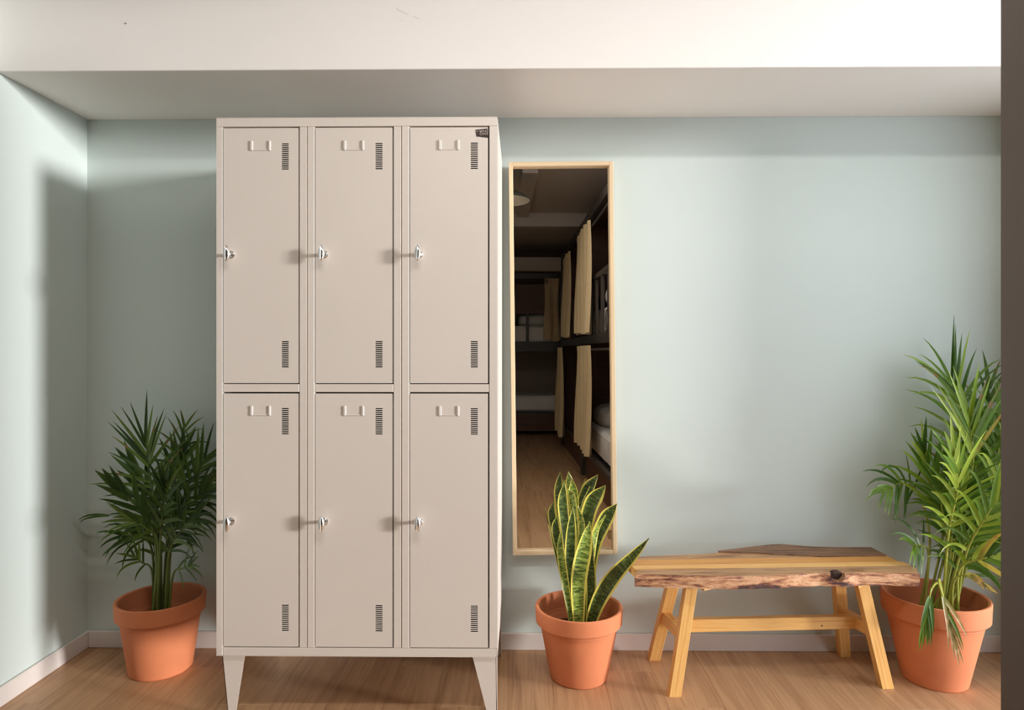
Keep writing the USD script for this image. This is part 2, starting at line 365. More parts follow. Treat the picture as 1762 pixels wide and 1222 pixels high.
HANDLE_LABEL = 'small chrome turn handle'
def handle(door, x, z):
    y = YF
    rose = lathe([(0, 0), (.0105, 0), (.0105, .002), (.0085, .0035), (0, .0035)], 28)
    stem = lathe([(0, 0), (.0052, 0), (.0048, .020), (.006, .026), (0, .026)], 20)
    # a flattened lens-shaped wing standing upright at the end of the stem
    wing = trimesh.creation.icosphere(3, 1.0); v = wing.vertices
    v = v * np.array([.0088 , .0225, .0085]); v[:, 0] *= (1 - (np.abs(v[:, 1]) / .0225) ** 2.2 * .35)
    wing.vertices = v
    wing.apply_translation([0, 0, .029])
    ridge = cbox(.0016, .036, .004, .0007); ridge.apply_translation([0.0, 0, .0368])
    m = cat(rose, stem, wing, ridge); m.apply_scale([1.2, 1.15, 1.1])
    R = np.array([[1, 0, 0, x], [0, 0, -1, y], [0, 1, 0, z], [0, 0, 0, 1]], float)   # local z towards the camera, local y up
    put(door, 'handle', m, CHROME, 35, R, label=HANDLE_LABEL)

def door(i, upper):
    a, b = cols[i]
    x0, x1 = lx(a), lx(b)
    t, bo = (219.6, 659.6) if upper else (677.4, 1113.8)
    z1, z0 = lz(t), lz(bo)
    cxp = (a + b) / 2
    holes = []
    vx = cxp + [42.5, 43.5, 43.5][i]
    vlist = (246.2, 587.2) if upper else (702.6, 1041.6)
    for v0 in vlist:
        for k in range(14):
            y = v0 + k * 3.33
            holes.append(sbox(lx(vx - 6), lz(y + 1.75), lx(vx + 6), lz(y)))
    poly = sbox(x0, z0, x1, z1)
    for h in holes: poly = poly.difference(h)
    sheet = extrude(poly, .0014)
    R = np.array([[1, 0, 0, 0], [0, 0, -1, YF + .0016], [0, 1, 0, 0], [0, 0, 0, 1]], float)
    sheet.apply_transform(R)
    fl_ = [span(x0, x0 + .0012, YF + .0005, YF + .016, z0, z1, .0004), span(x1 - .0012, x1, YF + .0005, YF + .016, z0, z1, .0004),
           span(x0, x1, YF + .0005, YF + .016, z1 - .0012, z1, .0004), span(x0, x1, YF + .0005, YF + .016, z0, z0 + .0012, .0004)]
    d = put(lk, 'door', cat(sheet, *fl_), LOCKER, 20, label=('upper' if upper else 'lower') + ' door of the ' + ['left', 'middle', 'right'][i] + ' column')
    # pressed card holder: two folded side clips and a low ledge
    hy = (241.5, 259) if upper else (698.5, 716)
    for px0, px1, dep in ((cxp - 18.5, cxp - 13.2, .0034), (cxp + 13.2, cxp + 17.8, .0034)):
        put(d, 'card_clip', span(lx(px0), lx(px1), YF - dep, YF + .001, lz(hy[1]), lz(hy[0]), .0022), LOCKER, 20)
    put(d, 'card_ledge', span(lx(cxp - 12.5), lx(cxp + 12.5), YF - .0016, YF + .001, lz(hy[1] - .2), lz(hy[1] - 2.4), .0011), LOCKER, 20)
    handle(d, lx(a + [13.5, 15.5, 15.5][i]), lz(438 if upper else 898))
    return d
doors = [door(i, u) for u in (True, False) for i in range(3)]

# sticker on the upper right door, with its worn two-line print
d = doors[2]
sp = [(818.3, 224.2), (838.6, 222.0), (840.0, 238.0), (819.8, 235.6)]
Rf = np.array([[1, 0, 0, 0], [0, 0, -1, YF - .0000], [0, 1, 0, 0], [0, 0, 0, 1]], float)
put(d, 'sticker', extrude(Polygon([(lx(x), lz(y)) for x, y in sp]), .0006).apply_transform(Rf), STICKER, False, label='black sticker with worn pale print')
def stroke(pts, w=0.75):
    return extrude(LineString([(lx(x), lz(y)) for x, y in pts]).buffer(w * LK / 2), .0004)
marks = [[(819.8, 226), (822.4, 227.4)], [(820.4, 227.8), (823, 226.4)],
         [(825.2, 225.2), (826.2, 228.4), (827.2, 225.6), (828.2, 228.4), (829.2, 225.2)], [(830.2, 225.2), (830.2, 228.2)], [(831.2, 225.0), (832.6, 225.0), (832.6, 228.2)],
         [(834.4, 228.4), (835.8, 224.8), (837.6, 228.2)], [(835, 227.2), (837, 227.2)],
         [(829.2, 229.8), (827.4, 229.2), (825.8, 230.4), (826, 232), (827.8, 233), (829.4, 232.6)], [(830.4, 231), (831.4, 230), (832.4, 231), (831.4, 232.2), (830.4, 231)],
         [(833.6, 232.4), (834.6, 229.8), (835.6, 232.2)], [(838.8, 229.6), (837, 229.8), (838.6, 231.6), (836.8, 232.2)]]
put(d, 'sticker_print', cat(*[stroke(s) for s in marks]).apply_transform(np.array([[1, 0, 0, 0], [0, 0, -1, YF - .0006], [0, 1, 0, 0], [0, 0, 0, 1]], float)), STICKLET, False)

def leg(xo0, xi0, xo1, xi1, y, sgn):
    """folded sheet leg: front plate (outer/inner edge at top, at floor) and the side plate behind its outer edge"""
    front = extrude(Polygon([(xo0, LZ0), (xi0, LZ0), (xi1, 0), (xo1, 0)]).buffer(0), .002)
    front.apply_transform(np.array([[1, 0, 0, 0], [0, 0, -1, y + .002 if sgn > 0 else y], [0, 1, 0, 0], [0, 0, 0, 1]], float))
    w0, w1 = abs(xi0 - xo0), abs(xi1 - xo1)
    side = extrude(Polygon([(0, LZ0), (sgn * w0, LZ0), (sgn * w1, 0), (0, 0)]).buffer(0), .002)
    # polygon x -> world y, polygon y -> world z, extrusion -> world x
    x = xo0 if xo0 < xi0 else xo0 - .002
    side.apply_transform(np.array([[0, 0, 1, x], [1, 0, 0, y], [0, 1, 0, 0], [0, 0, 0, 1]], float))
    side.vertices[:, 0] += (1 - side.vertices[:, 2] / LZ0) * (xo1 - xo0)
    put(lk, 'leg', cat(front, side), LOCKER, 20)
leg(lx(376.5), lx(416.5), lx(388), lx(398), YF + .012, 1)
leg(lx(854), lx(812), lx(855), lx(842.5), YF + .012, 1)
leg(LX0 + .008, LX0 + .082, LX0 + .028, LX0 + .046, YK - .012, -1)
leg(LX1 - .004, LX1 - .078, LX1 - .002, LX1 - .022, YK - .012, -1)

# ------------------------------------------------------------------ mirror
th = math.radians(0.99); ro = math.radians(0.6)
MW, MH = 0.412, 1.55
ctr = at_y(968.5, 616.5, 2.60)
xr = np.array([math.cos(th), math.sin(th), 0]); nrm = np.array([math.sin(th), -math.cos(th), 0]); zz = np.array([0, 0, 1.0])
xa = xr * math.cos(ro) + zz * math.sin(ro); za = zz * math.cos(ro) - xr * math.sin(ro)
MM = np.eye(4); MM[:3, 0], MM[:3, 1], MM[:3, 2], MM[:3, 3] = xa, -nrm, za, ctr + np.array([0, 0.004, 0])
mi = thing('mirror', 'tall narrow wall mirror in a pale pine frame, right of the lockers', 'mirror', MM[:3, 3])
fw, fd = 0.0165, 0.032
def mput(name, m, mt, **k):
    put(mi, name, m, mt, 30, MM, **k)
def rail(w, h, x, z, swap):
    m = cbox(h if swap else w, fd, w if swap else h, .0012); return m
for s in (-1, 1):
    m = cbox(MH, fd, fw, .0012); R = np.array([[0, 0, 1, s * (MW - fw) / 2], [0, -1, 0, 0], [1, 0, 0, 0], [0, 0, 0, 1]], float)
    put(mi, 'frame_rail', m, FRAMEW, 30, MM @ R)
    m = cbox(MW - 2 * fw, fd, fw, .0012)
    put(mi, 'frame_rail', m, FRAMEW, 30, MM @ T(0, 0, s * (MH - fw) / 2))
mput('glass', span(-MW / 2 + fw, MW / 2 - fw, .006, .009, -MH / 2 + fw, MH / 2 - fw, .0004), MIRROR, label='dark reflecting mirror glass')
mput('backing', span(-MW / 2 + fw, MW / 2 - fw, .0095, .013, -MH / 2 + fw, MH / 2 - fw, .0004), BLACK)

# ------------------------------------------------------------------ bench
ZT, BT = 0.435, 0.043
bo = at_z(1313, 970, ZT)
be = thing('bench', 'rustic wooden bench with a live-edge top and splayed pine legs', 'bench', (bo[0], bo[1], 0))
def px_poly(pts):
    return [tuple(at_z(x, y, ZT)[:2]) for x, y in pts]
A0, A1 = at_z(1086, 973.5, ZT), at_z(1540, 966.8, ZT)
e1 = (A1 - A0) / np.linalg.norm(A1 - A0); e2 = np.array([-e1[1], e1[0], 0])
MB = np.eye(4); MB[:3, 0], MB[:3, 1], MB[:3, 3] = e1, e2, (A0[0], A0[1], ZT)      # local x along the bench, y to the wall, z up
MBi = np.linalg.inv(MB)
loc = lambda p: (MBi @ np.append(p, 1))[:3]
lp = lambda px, py: tuple(loc(at_z(px, py, ZT))[:2])
S1 = lp(1086, 965.4)[1]; S2 = 0.0; S3 = lp(1086, 981.6)[1]
S1 = (S1 + lp(1505, 955.7)[1]) / 2; S3 = (S3 + lp(1552, 972)[1]) / 2
xe = lp(1548, 967)[0]

def closed_subdivide(m, size):
    a = m3.Manifold(m3.Mesh(np.asarray(m.vertices, np.float32), np.asarray(m.faces, np.uint32)))
    t = a.refine_to_length(size).to_mesh()
    return trimesh.Trimesh(t.vert_properties[:, :3].astype(float), t.tri_verts, process=False)

def board(poly, thick, mt, name, top=0.0, jit=0.0, seed=0, parent=be, sub=None, **k):
    """plank of a free outline; edges displaced a little where they are natural"""
    m = extrude(Polygon(poly), thick)
    m.apply_translation([0, 0, top - thick])
    if jit:
        m = closed_subdivide(m, .014)
        v = m.vertices.copy(); n = m.vertex_normals
        amp = (meshkit.fbm(v * 55 + seed, 3, seed) - .5) * 2 * jit
        inside = (v[:, 2] > top - 1e-5) * .12
        v += n * (amp * (1 - inside))[:, None] * np.where(v[:, 2] > top - 1e-5, 0.1, 1)[:, None]
        m.vertices = v
    if sub is not None: m = sub(m)
    return put(parent, name, m, mt, 25, MB, **k)

board([(0.0, .0022), (xe, .0022), (xe - .002, S1 - .0010), (-.004, S1 - .0010)], .030, PINE2, 'pine_strip')
board([(0.004, S3 + .0006), (xe + .012, S3 + .0006), (xe + .012, -.0018), (0.0, -.0018)], .030, PINE, 'pine_strip', top=.001)
# front board with the bark edge and its knot hole
fb = [lp(x, y) for x, y in [(1093, 988.5), (1150, 990), (1220, 991.5), (1290, 992), (1350, 990.5), (1385, 988), (1412, 986.5), (1432, 988), (1452, 989), (1480, 986), (1515, 986), (1550, 986.5), (1583, 988)]]
front_poly = [(0.010, S3 - .0012)] + fb + [(xe + .030, S3 - .0012)]
knot = lp(1440, 986.5)
def cut_knot(m):
    a = m3.Manifold(m3.Mesh(np.asarray(m.vertices, np.float32), np.asarray(m.faces, np.uint32)))
    if a.status() != m3.Error.NoError or a.is_empty(): return m
    s = m3.Manifold.sphere(1.0, 24).scale((.026, .018, .020)).translate((knot[0], knot[1] - .004, -.006))
    t = (a - s).to_mesh(); return trimesh.Trimesh(t.vert_properties[:, :3], t.tri_verts, process=False)
front_inner = [(p[0], p[1] + (.007 if 0 < i < len(front_poly) - 1 else 0)) for i, p in enumerate(front_poly)]
fbp = board(front_inner, BT - .004, DULL, 'front_board', sub=cut_knot, label='weathered front board')
bark_poly = [(p[0], p[1] + .0068) for p in fb] + [(p[0], p[1]) for p in fb[::-1]]
board(bark_poly, BT - .001, BARK, 'bark_edge', top=-.0012, jit=.0042, seed=5, parent=fbp, sub=cut_knot, label='rough bark edge with a dark knot')
kn = trimesh.creation.icosphere(3, 1.0); kn.vertices = kn.vertices * np.array([.024, .010, .017]) + (meshkit.fbm(kn.vertices * 3, 3, 2) - .5)[:, None] * .006
kn.apply_translation([knot[0], knot[1] + .012, -.010])
put(fbp, 'knot', kn, BARKD, 30, MB, label='dark knot')
# back board and the darker raised slab behind it
crack = [(1238, 951), (1290, 952.5), (1340, 955.5), (1385, 957.6)]
bb = [lp(x, y) for x, y in [(1072, 959.5), (1110, 957.5), (1160, 955.6), (1210, 953.6)] + crack]
board([(bb[0][0], S1 + .0008)] + [(bb[-1][0] + .05, S1 + .0008)] + bb[::-1], .036, DULL, 'back_board', jit=.003, seed=2, label='weathered back board')
hump = [lp(x, y) for x, y in [(1236, 949.6), (1262, 946.4), (1300, 941.8), (1325, 939), (1345, 938.2), (1368, 940), (1400, 942.6), (1440, 943.6), (1498, 943.2)]]
right = [(xe - .006, S1 + .0008), (bb[-1][0] + .052, S1 + .0008)]
board([lp(*crack[0])] + hump + right + [lp(x, y - .5) for x, y in crack[::-1][:-1]], .040, SLAB, 'edge_slab', top=.004, jit=.003, seed=9, label='dark brown wavy slab at the back edge')
# legs: front ones, rear ones
def floor_pt(px, py): return at_z(px, py, 0.0)
def bl(x, y, z): return (MB @ np.array([x, y, z - ZT, 1]))[:3]
legs = {}
for key, (bx, by), (tx, ty), yy in (('fl', (1162, 1200), (1190, 1014), 'f'), ('fr', (1529, 1186), (1487, 1009), 'f'), ('rl', (1126, 1137), (1158, 1012), 'r'), ('rr', (1456, 1131), (1447, 1006), 'r')):
    p0 = floor_pt(bx, by) + e2 * .016
    l0 = loc(p0)
    ytop = (S3 + .002) if yy == 'f' else (S1 - .006)
    # depth of the leg's head: under the seat
    dep = bl(0, ytop, 0)
    d_ = ray(tx, ty); n2 = e2
    tpar = ((np.array(bl(0, ytop - .016, ZT - .045)) - np.array([0, 0, EYE])) @ n2) / (d_ @ n2)
    p1 = np.array([0, 0, EYE]) + d_ * tpar + e2 * .016
    p1 = p1 + (p1 - p0) * ((ZT - .044 - p1[2]) / (p1[2] - p0[2]))
    legs[key] = (p0, p1)
    M, L = frame(p0, p1, e2)
    m = cbox(L + .03, .042, .030, .0015)
    # cut the ends level with floor and seat
    cutm = m3.Manifold(m3.Mesh(np.asarray(m.vertices, np.float32), np.asarray(m.faces, np.uint32)))
    tm = M @ np.eye(4)
    cutm = cutm.transform(np.asarray(tm[:3, :4]))
    cutm = cutm.trim_by_plane((0, 0, 1), 0.0).trim_by_plane((0, 0, -1), -(ZT - .0435))
    t = cutm.transform(np.asarray(np.linalg.inv(tm)[:3, :4])).to_mesh()
    put(be, 'leg', trimesh.Trimesh(t.vert_properties[:, :3], t.tri_verts, process=False), PINE, 20, M)
def along(key, z):
    p0, p1 = legs[key]; s = (z - p0[2]) / (p1[2] - p0[2]); return p0 + (p1 - p0) * s
zs = 0.205
for a, b in (('fl', 'rl'), ('fr', 'rr')):
    bar(be, 'side_stretcher', along(a, zs), along(b, zs), .030, .044, PINE)
ml, mr = (along('fl', zs) + along('rl', zs)) / 2, (along('fr', zs) + along('rr', zs)) / 2
ls = bar(be, 'long_stretcher', ml, mr, .028, .046, PINE)
for px, f_ in ((1184, .035), (1432, .80)):
    q = ml + (mr - ml) * f_ - e2 * .0141 + np.array([0, 0, -.008])
    put(ls, 'screw_hole', lathe([(0, 0), (.0036, 0), (.0036, .0016), (0, .0016)], 14), SLAB, False, np.array([[1, 0, 0, q[0]], [0, 0, -1, q[1] + .0012], [0, 1, 0, q[2]], [0, 0, 0, 1]], float))
for a, b in (('fl', 'rl'), ('fr', 'rr')):
    pa, pb = along(a, ZT - .052), along(b, ZT - .052)
    ua = (pb - pa) / np.linalg.norm(pb - pa)
    sh = e1 * (.040 if a == 'fl' else -.030)
    bar(be, 'cleat', pa - ua * .046 + sh, pb + ua * .015 + sh, .070, .016, PINE)

# ------------------------------------------------------------------ pots
def pot_mesh(R, H, rb):
    lip, band = .011, .235 * H
    rin = R - .016
    prof = [(0, 0), (rb - .006, 0), (rb, .006), (R - .019, H - band - .002), (R - .016, H - band), (R - .008, H - band + .001), (R - .004, H - band + .005), (R - .001, H - .006), (R - .003, H - .0015), (R - .007, H),
            (R - .014, H - .003), (rin, H - .012), (rin - .003, H - band - .012), (rin - .009, H - band - .018), (rb - .012, .020), (0, .018)]
    return lathe(prof, 96)
def soil_mesh(R, z):
    g = trimesh.creation.cylinder(R, .01, sections=40); g = g.subdivide_to_size(.02)
    v = g.vertices; up = v[:, 2] > 0; v[up, 2] += (meshkit.fbm(v[up] * 60, 3, 4) - .4) * .016
    g.vertices = v; g.apply_translation([0, 0, z]); return g
def pot(name, x, y, R, H, rb, label, soil_z):
    t = thing(name, label, 'potted plant', (x, y, 0))
    put(t, 'pot', pot_mesh(R, H, rb), TERRA, 40, T(x, y, 0), label='terracotta flower pot with a raised rim band')
    k = soil_z / H
    put(t, 'soil', soil_mesh(rb - .013 + (R - .028 - rb) * k, soil_z), SOIL, 30, T(x, y, 0))
    return t

# ------------------------------------------------------------------ snake plant
PX2, PY2 = 0.212, 2.425
sn = pot('potted_snake_plant', PX2, PY2, .1615, .262, .106, 'snake plant with yellow-edged leaves in a terracotta pot, between locker and bench', .165)
def sword(pts, width, wpos=.55, curve=.25, tw=0.0, base=.5, tipn=1.0, seed=0, tone=0):
    """pts: (px, py, y) from the soil to the tip; width in pixels at the widest point"""
    P = np.array([at_y(a, b, c) for a, b, c in pts]); C = bez(P, 26)
    s = np.linspace(0, 1, 26); Wm = width / F * P[:, 1].mean() / 2
    prof = np.where(s < wpos, base + (1 - base) * np.sin(np.clip(s / wpos, 0, 1) * math.pi / 2), np.clip(1 - ((s - wpos) / (1 - wpos)) ** (1.7 * tipn), 0, 1))
    prof = np.maximum(prof, .035)
    tan = np.gradient(C, axis=0); tan /= np.linalg.norm(tan, axis=1)[:, None]
    V, G, n = [], [], 9
    L = np.cumsum(np.r_[0, np.linalg.norm(np.diff(C, axis=0), axis=1)])
    for side in (0, 1):
        for i in range(26):
            view = np.array([math.sin(tw), -math.cos(tw), 0]); x = np.cross(tan[i], view); x /= np.linalg.norm(x); nn = np.cross(x, tan[i])
            for k in range(n):
                u = -1 + 2 * k / (n - 1); w = Wm * prof[i]
                wav = .0018 * math.sin(9 * s[i] + seed + 2 * np.sign(u)) * abs(u) ** 3
                V.append(C[i] + x * (u * w) - nn * (curve * w * (1 - u * u) - wav) + nn * (.0013 * (1 - u ** 4) * (1 if side else -1)))
                G.append((u, L[i], seed * 3.7))
    Fc = []
    for side in (0, 1):
        o = side * 26 * n
        for i in range(25):
            for k in range(n - 1):
                a, b, c_, d_ = o + i * n + k, o + i * n + k + 1, o + (i + 1) * n + k + 1, o + (i + 1) * n + k
                Fc += [(a, b, c_), (a, c_, d_)] if side else [(a, c_, b), (a, d_, c_)]
    o = 26 * n
    for i in range(25):
        for k in (0, n - 1):
            a, b = i * n + k, (i + 1) * n + k
            Fc += [(a, b, b + o), (a, b + o, a + o)] if k else [(a, b + o, b), (a, a + o, b + o)]
    put(sn, 'leaf', trimesh.Trimesh(np.array(V), np.array(Fc), process=False), SNAKE[tone], True, gc=G)
yb = PY2
for q in [
    ([(990, 1082, yb + .03), (972, 1010, yb + .04), (957, 955, yb + .05), (943.5, 903, yb + .05)], 9, .4, .3, .9),
    ([(992, 1082, yb + .02), (975, 990, yb + .05), (957, 915, yb + .07), (959.5, 886, yb + .07)], 18, .6, .3, .3),
    ([(995, 1082, yb + .03), (980, 960, yb + .06), (969, 873, yb + .08), (971, 829, yb + .08)], 19, .68, .3, .1),
    ([(998, 1082, yb + .04), (992, 950, yb + .08), (985, 862, yb + .09), (977, 842, yb + .09)], 14, .7, .3, -.4),
    ([(1000, 1082, yb + .05), (996, 960, yb + .09), (988, 862, yb + .11), (984, 823, yb + .11)], 16, .75, .3, -.1),
    ([(1002, 1082, yb + .03), (998, 960, yb + .06), (1001, 905, yb + .06), (994, 870, yb + .06)], 14, .6, .3, -.5),
    ([(1000, 1082, yb + .06), (994, 930, yb + .10), (1001, 872, yb + .11), (1015, 837, yb + .11)], 8, .5, .3, 1.0),
    ([(1005, 1082, yb + .05), (1003, 950, yb + .09), (1016, 872, yb + .09), (1042, 835, yb + .08)], 27, .72, .3, -.2),
    ([(990, 1084, yb + .00), (981, 1000, yb + .02), (983, 920, yb + .03), (986, 871, yb + .03)], 20, .6, .3, .1),
    ([(986, 1084, yb - .02), (972, 1000, yb - .01), (964.5, 945, yb - .01), (965, 911, yb - .01)], 15, .55, .35, .3),
    ([(1010, 1084, yb + .01), (1017, 970, yb + .01), (1026, 915, yb + .02), (1042.5, 886, yb + .02)], 15, .55, .3, .6),
    ([(1010, 1084, yb + .02), (1018, 960, yb + .03), (1040, 898, yb + .04), (1061.5, 867, yb + .04)], 25, .72, .3, -.2),
    ([(1013, 1084, yb - .01), (1017, 1020, yb - .02), (1016, 965, yb - .02), (1020, 930, yb - .01)], 18, .5, .3, -.3),
    ([(996, 1084, yb - .04), (996, 1000, yb - .05), (1008, 935, yb - .04), (1015, 897, yb - .03)], 29, .5, .32, .05),
    ([(1013, 1084, yb - .03), (1030, 1035, yb - .05), (1056, 993, yb - .07), (1092, 954, yb - .09), (1117, 926, yb - .10)], 28, .42, .35, -.1),
]:
    sword(q[0], q[1], q[2], q[3], q[4], base=.62, seed=q[1] + q[4], tipn=.9, tone=int(q[1] in (29, 16, 20.5, 14, 15)))

# ------------------------------------------------------------------ palms
class Palm:
    def __init__(self, t, x, y, soil, mats, stem, lims, seed):
        self.t, self.x, self.y, self.soil, self.mats, self.stem, self.lims = t, x, y, soil, mats, stem, lims
        self.r = random.Random(seed); self.pool = []
    def clampv(self, v):
        v = v.copy(); lim = self.lims
        ym = lim['ymax']; k = v[:, 1] > ym - .05
        v[k, 1] = ym - .05 + .05 * np.tanh((v[k, 1] - ym + .05) / .05)
        if 'xmin' in lim: 
            k = v[:, 0] < lim['xmin'] + .05; v[k, 0] = lim['xmin'] + .05 - .05 * np.tanh((lim['xmin'] + .05 - v[k, 0]) / .05)
        if 'xmax' in lim:
            k = v[:, 0] > lim['xmax'] - .05; v[k, 0] = lim['xmax'] - .05 + .05 * np.tanh((v[k, 0] - lim['xmax'] + .05) / .05)
        return v
    def leaflet(self, parent, p, d, N, L, Wd, droop, m, fold=.35):
        n = 7; s = np.linspace(0, 1, n); pts = [np.array(p, float)]; dirs = [d]
        dd = d.copy()
        for i in range(1, n):
            dd = dd + np.array([0, 0, -1]) * droop * (s[i] ** 1.3) * .55; dd /= np.linalg.norm(dd)
            pts.append(pts[-1] + dd * L / (n - 1)); dirs.append(dd)
        V, G = [], []
        for i in range(n):
            x = np.cross(dirs[i], N); x /= np.linalg.norm(x) + 1e-9; nn = np.cross(x, dirs[i])
            w = Wd / 2 * (max(.04, math.sin(math.pi * min(1, .12 + s[i] * .88) ** .62) ** .8) if i < n - 1 else .04)
            V += [pts[i] - x * w + nn * w * fold, pts[i], pts[i] + x * w + nn * w * fold]
            G += [(-1, s[i], 0), (0, s[i], 0), (1, s[i], 0)]
        Fc = []
        for i in range(n - 1):
            for k in (0, 1):
                a = i * 3 + k; Fc += [(a, a + 1, a + 4), (a, a + 4, a + 3)]
        if parent is None:
            self.pool.append((self.clampv(np.array(V)), np.array(Fc), np.array(G))); return
        put(parent, 'leaflet', trimesh.Trimesh(self.clampv(np.array(V)), np.array(Fc), process=False), m, True, gc=G)
    def flush(self, m, label):
        V, Fc, G, o = [], [], [], 0
        for v, f, g in self.pool:
            V.append(v); Fc.append(f + o); G.append(g); o += len(v)
        put(self.t, 'inner_leaflets', trimesh.Trimesh(np.vstack(V), np.vstack(Fc), process=False), m, True, gc=np.vstack(G), kind='stuff', label=label)
        self.pool = []
    def frond(self, pts, start=.5, n=9, L=.17, Wd=.017, a0=60, a1=18, droop=.25, base=(0, 0), stem_r=.0052, mats=None, tilt=0., brown=0., Nv=None, stem=None, lmin=.55, joined=False):
        """pts: (px, py, y offset from the pot's centre) after the root; leaflets in pairs from start to the tip"""
        r = self.r; mats = mats or self.mats
        P = [np.array([self.x + base[0], self.y + base[1], self.soil - .01])] + [at_y(a, b, self.y + c) for a, b, c in pts]
        C = bez(P, 30)
        C = self.clampv(C)
        rr = np.linspace(1, .28, 30) * stem_r
        m = tube(C, rr, 6); G = np.zeros((len(m.vertices), 3)); G[:180, 1] = np.repeat(np.linspace(0, .9, 30), 6)
        f = put(self.t, 'frond', m, stem or self.stem, True, gc=G)
        tan = np.gradient(C, axis=0); tan /= np.linalg.norm(tan, axis=1)[:, None]
        N0 = np.array([math.sin(tilt), -math.cos(tilt), .35]) if Nv is None else np.array(Nv, float)
        for k in range(n):
            t = start + (1 - start) * (k / max(1, n - 1)) ** .9
            i = min(29, int(t * 29)); p = C[i]; Tn = tan[i]
            N = N0 - Tn * (N0 @ Tn); N /= np.linalg.norm(N); S = np.cross(Tn, N)
            q = k / max(1, n - 1); ang = math.radians(a0 + (a1 - a0) * q)
            ll = L * (lmin + (1 - lmin) * math.sin(math.pi * min(1, .25 + q * .62)))
            for sg in ((-1, 1) if k < n - 1 else (-1, 1)):
                a = ang * r.uniform(.85, 1.15)
                d = Tn * math.cos(a) + S * sg * math.sin(a) + N * r.uniform(-.05, .28); d /= np.linalg.norm(d)
                mm = r.choice(mats)
                if r.random() < brown: mm = G_BROWN if self.mats is G_SHADED else r.choice([G_BROWN, G_BROWN, G_YELLOW])
                self.leaflet(None if joined else f, p + Tn * r.uniform(-.006, .006), d, N, ll * r.uniform(.85, 1.12), Wd * r.uniform(.8, 1.15), droop * (1.6 - 1.1 * q) * r.uniform(.4, 1.5), mm)
        return f
    def blade(self, pts, Wd, m, stem_r=.002, base=(0, 0), N=(0, -1, .3)):
        """a single leaf on its own thin stalk along the points"""
        P = [np.array([self.x + base[0], self.y + base[1], self.soil - .01])] + [at_y(a, b, self.y + c) for a, b, c in pts]
        return P

X1, Y1 = -1.362, 2.466
pa = pot('potted_palm', X1, Y1, .157, .272, .110, 'palm in darker shaded greens in a terracotta pot in the corner left of the lockers', .165)
p1 = Palm(pa, X1, Y1, .17, G_SHADED, STEM_D, dict(ymax=2.622, xmin=XL + .02, xmax=LX0 - .012), 11)
p1.frond([(270, 900, .0), (258, 815, .02), (251, 762, .02)], .48, 10, .215, .0125, 64, 12, .16, (-.01, 0), brown=.2, lmin=.85)
p1.frond([(288, 900, .03), (304, 800, .08), (318, 735, .10)], .60, 7, .12, .0095, 72, 20, .55, (.02, .02), mats=[G_BROWN, G_SHADED[0], G_BROWN], tilt=.2)
p1.frond([(294, 920, .0), (320, 845, .03), (352, 790, .06)], .40, 11, .19, .0135, 62, 20, .6, (.02, .0), tilt=.3)
p1.frond([(296, 930, -.02), (326, 872, -.03), (358, 840, -.02)], .38, 11, .17, .0135, 65, 20, .75, (.03, -.01), tilt=.2)
p1.frond([(288, 910, .05), (302, 825, .08), (316, 778, .09)], .42, 8, .17, .020, 45, 10, .2, (.01, .02))
p1.frond([(268, 930, -.03), (242, 882, -.06), (208, 845, -.08)], .56, 4, .15, .023, 34, 6, .12, (-.02, -.02))
p1.frond([(275, 920, .02), (257, 852, .05), (234, 808, .06)], .55, 4, .16, .026, 30, 8, .08, (-.01, .02))
p1.frond([(272, 940, -.04), (250, 908, -.08), (224, 896, -.10)], .50, 6, .13, .0125, 58, 18, .7, (-.02, -.03))
p1.frond([(276, 930, -.05), (282, 870, -.10), (286, 830, -.12)], .45, 7, .15, .018, 40, 10, .22, (.0, -.03))
p1.frond([(270, 940, .03), (258, 900, .04), (238, 862, .04)], .40, 7, .16, .016, 52, 14, .4, (-.015, .01))
p1.frond([(286, 950, .0), (298, 905, -.01), (310, 870, -.03)], .35, 9, .16, .016, 52, 15, .5, (.01, -.01))
p1.frond([(290, 960, -.04), (312, 912, -.06), (336, 890, -.06)], .38, 8, .15, .013, 55, 16, .7, (.03, -.03))
p1.frond([(298, 990, -.03), (316, 978, -.05), (328, 972, -.06)], .55, 4, .10, .0095, 52, 18, .5, (.035, -.02))
p1.frond([(262, 985, .0), (244, 968, -.01), (232, 958, -.02)], .6, 4, .10, .009, 58, 20, .6, (-.03, .0))
p1.frond([(262, 950, .02), (240, 925, .0), (216, 922, -.02)], .55, 5, .14, .012, 50, 16, .8, (-.03, .01))
p1.frond([(270, 960, .02), (264, 925, .02), (262, 895, .03)], .35, 6, .13, .014, 42, 12, .35, (-.005, .0))
p1.frond([(262, 930, .04), (225, 892, .06), (185, 887, .07)], .97, 1, .17, .008, 4, 4, .30, (-.02, .03), stem_r=.0018)

X3, Y3 = 1.509, 2.419
pb_ = pot('potted_palm', X3, Y3, .1755, .313, .107, 'palm in brighter sunlit greens in a terracotta pot right of the bench', .20)
p3 = Palm(pb_, X3, Y3, .205, G_LIT, STEM_L, dict(ymax=2.622, xmax=XN - .01), 23)
DG = [G_LIT[1], G_LIT[3]]; BG = [G_LIT[0], G_LIT[2], G_LIT[1]]
p3.frond([(1640, 900, .06), (1662, 790, .10), (1652, 700, .10), (1638, 660, .10)], .42, 13, .26, 0.0145, 58, 16, .38, (.0, .04), mats=[G_LIT[1], G_LIT[0], G_LIT[3]], brown=.08, lmin=.85)
p3.frond([(1650, 900, -.02), (1674, 800, -.04), (1668, 722, -.04)], .42, 11, .25, 0.0163, 48, 10, .18, (.02, .0), mats=BG, brown=.06, lmin=.7)
p3.frond([(1665, 900, .05), (1692, 780, .10), (1702, 668, .12)], .45, 11, .20, 0.0143, 58, 12, .45, (.03, .03), brown=.25)
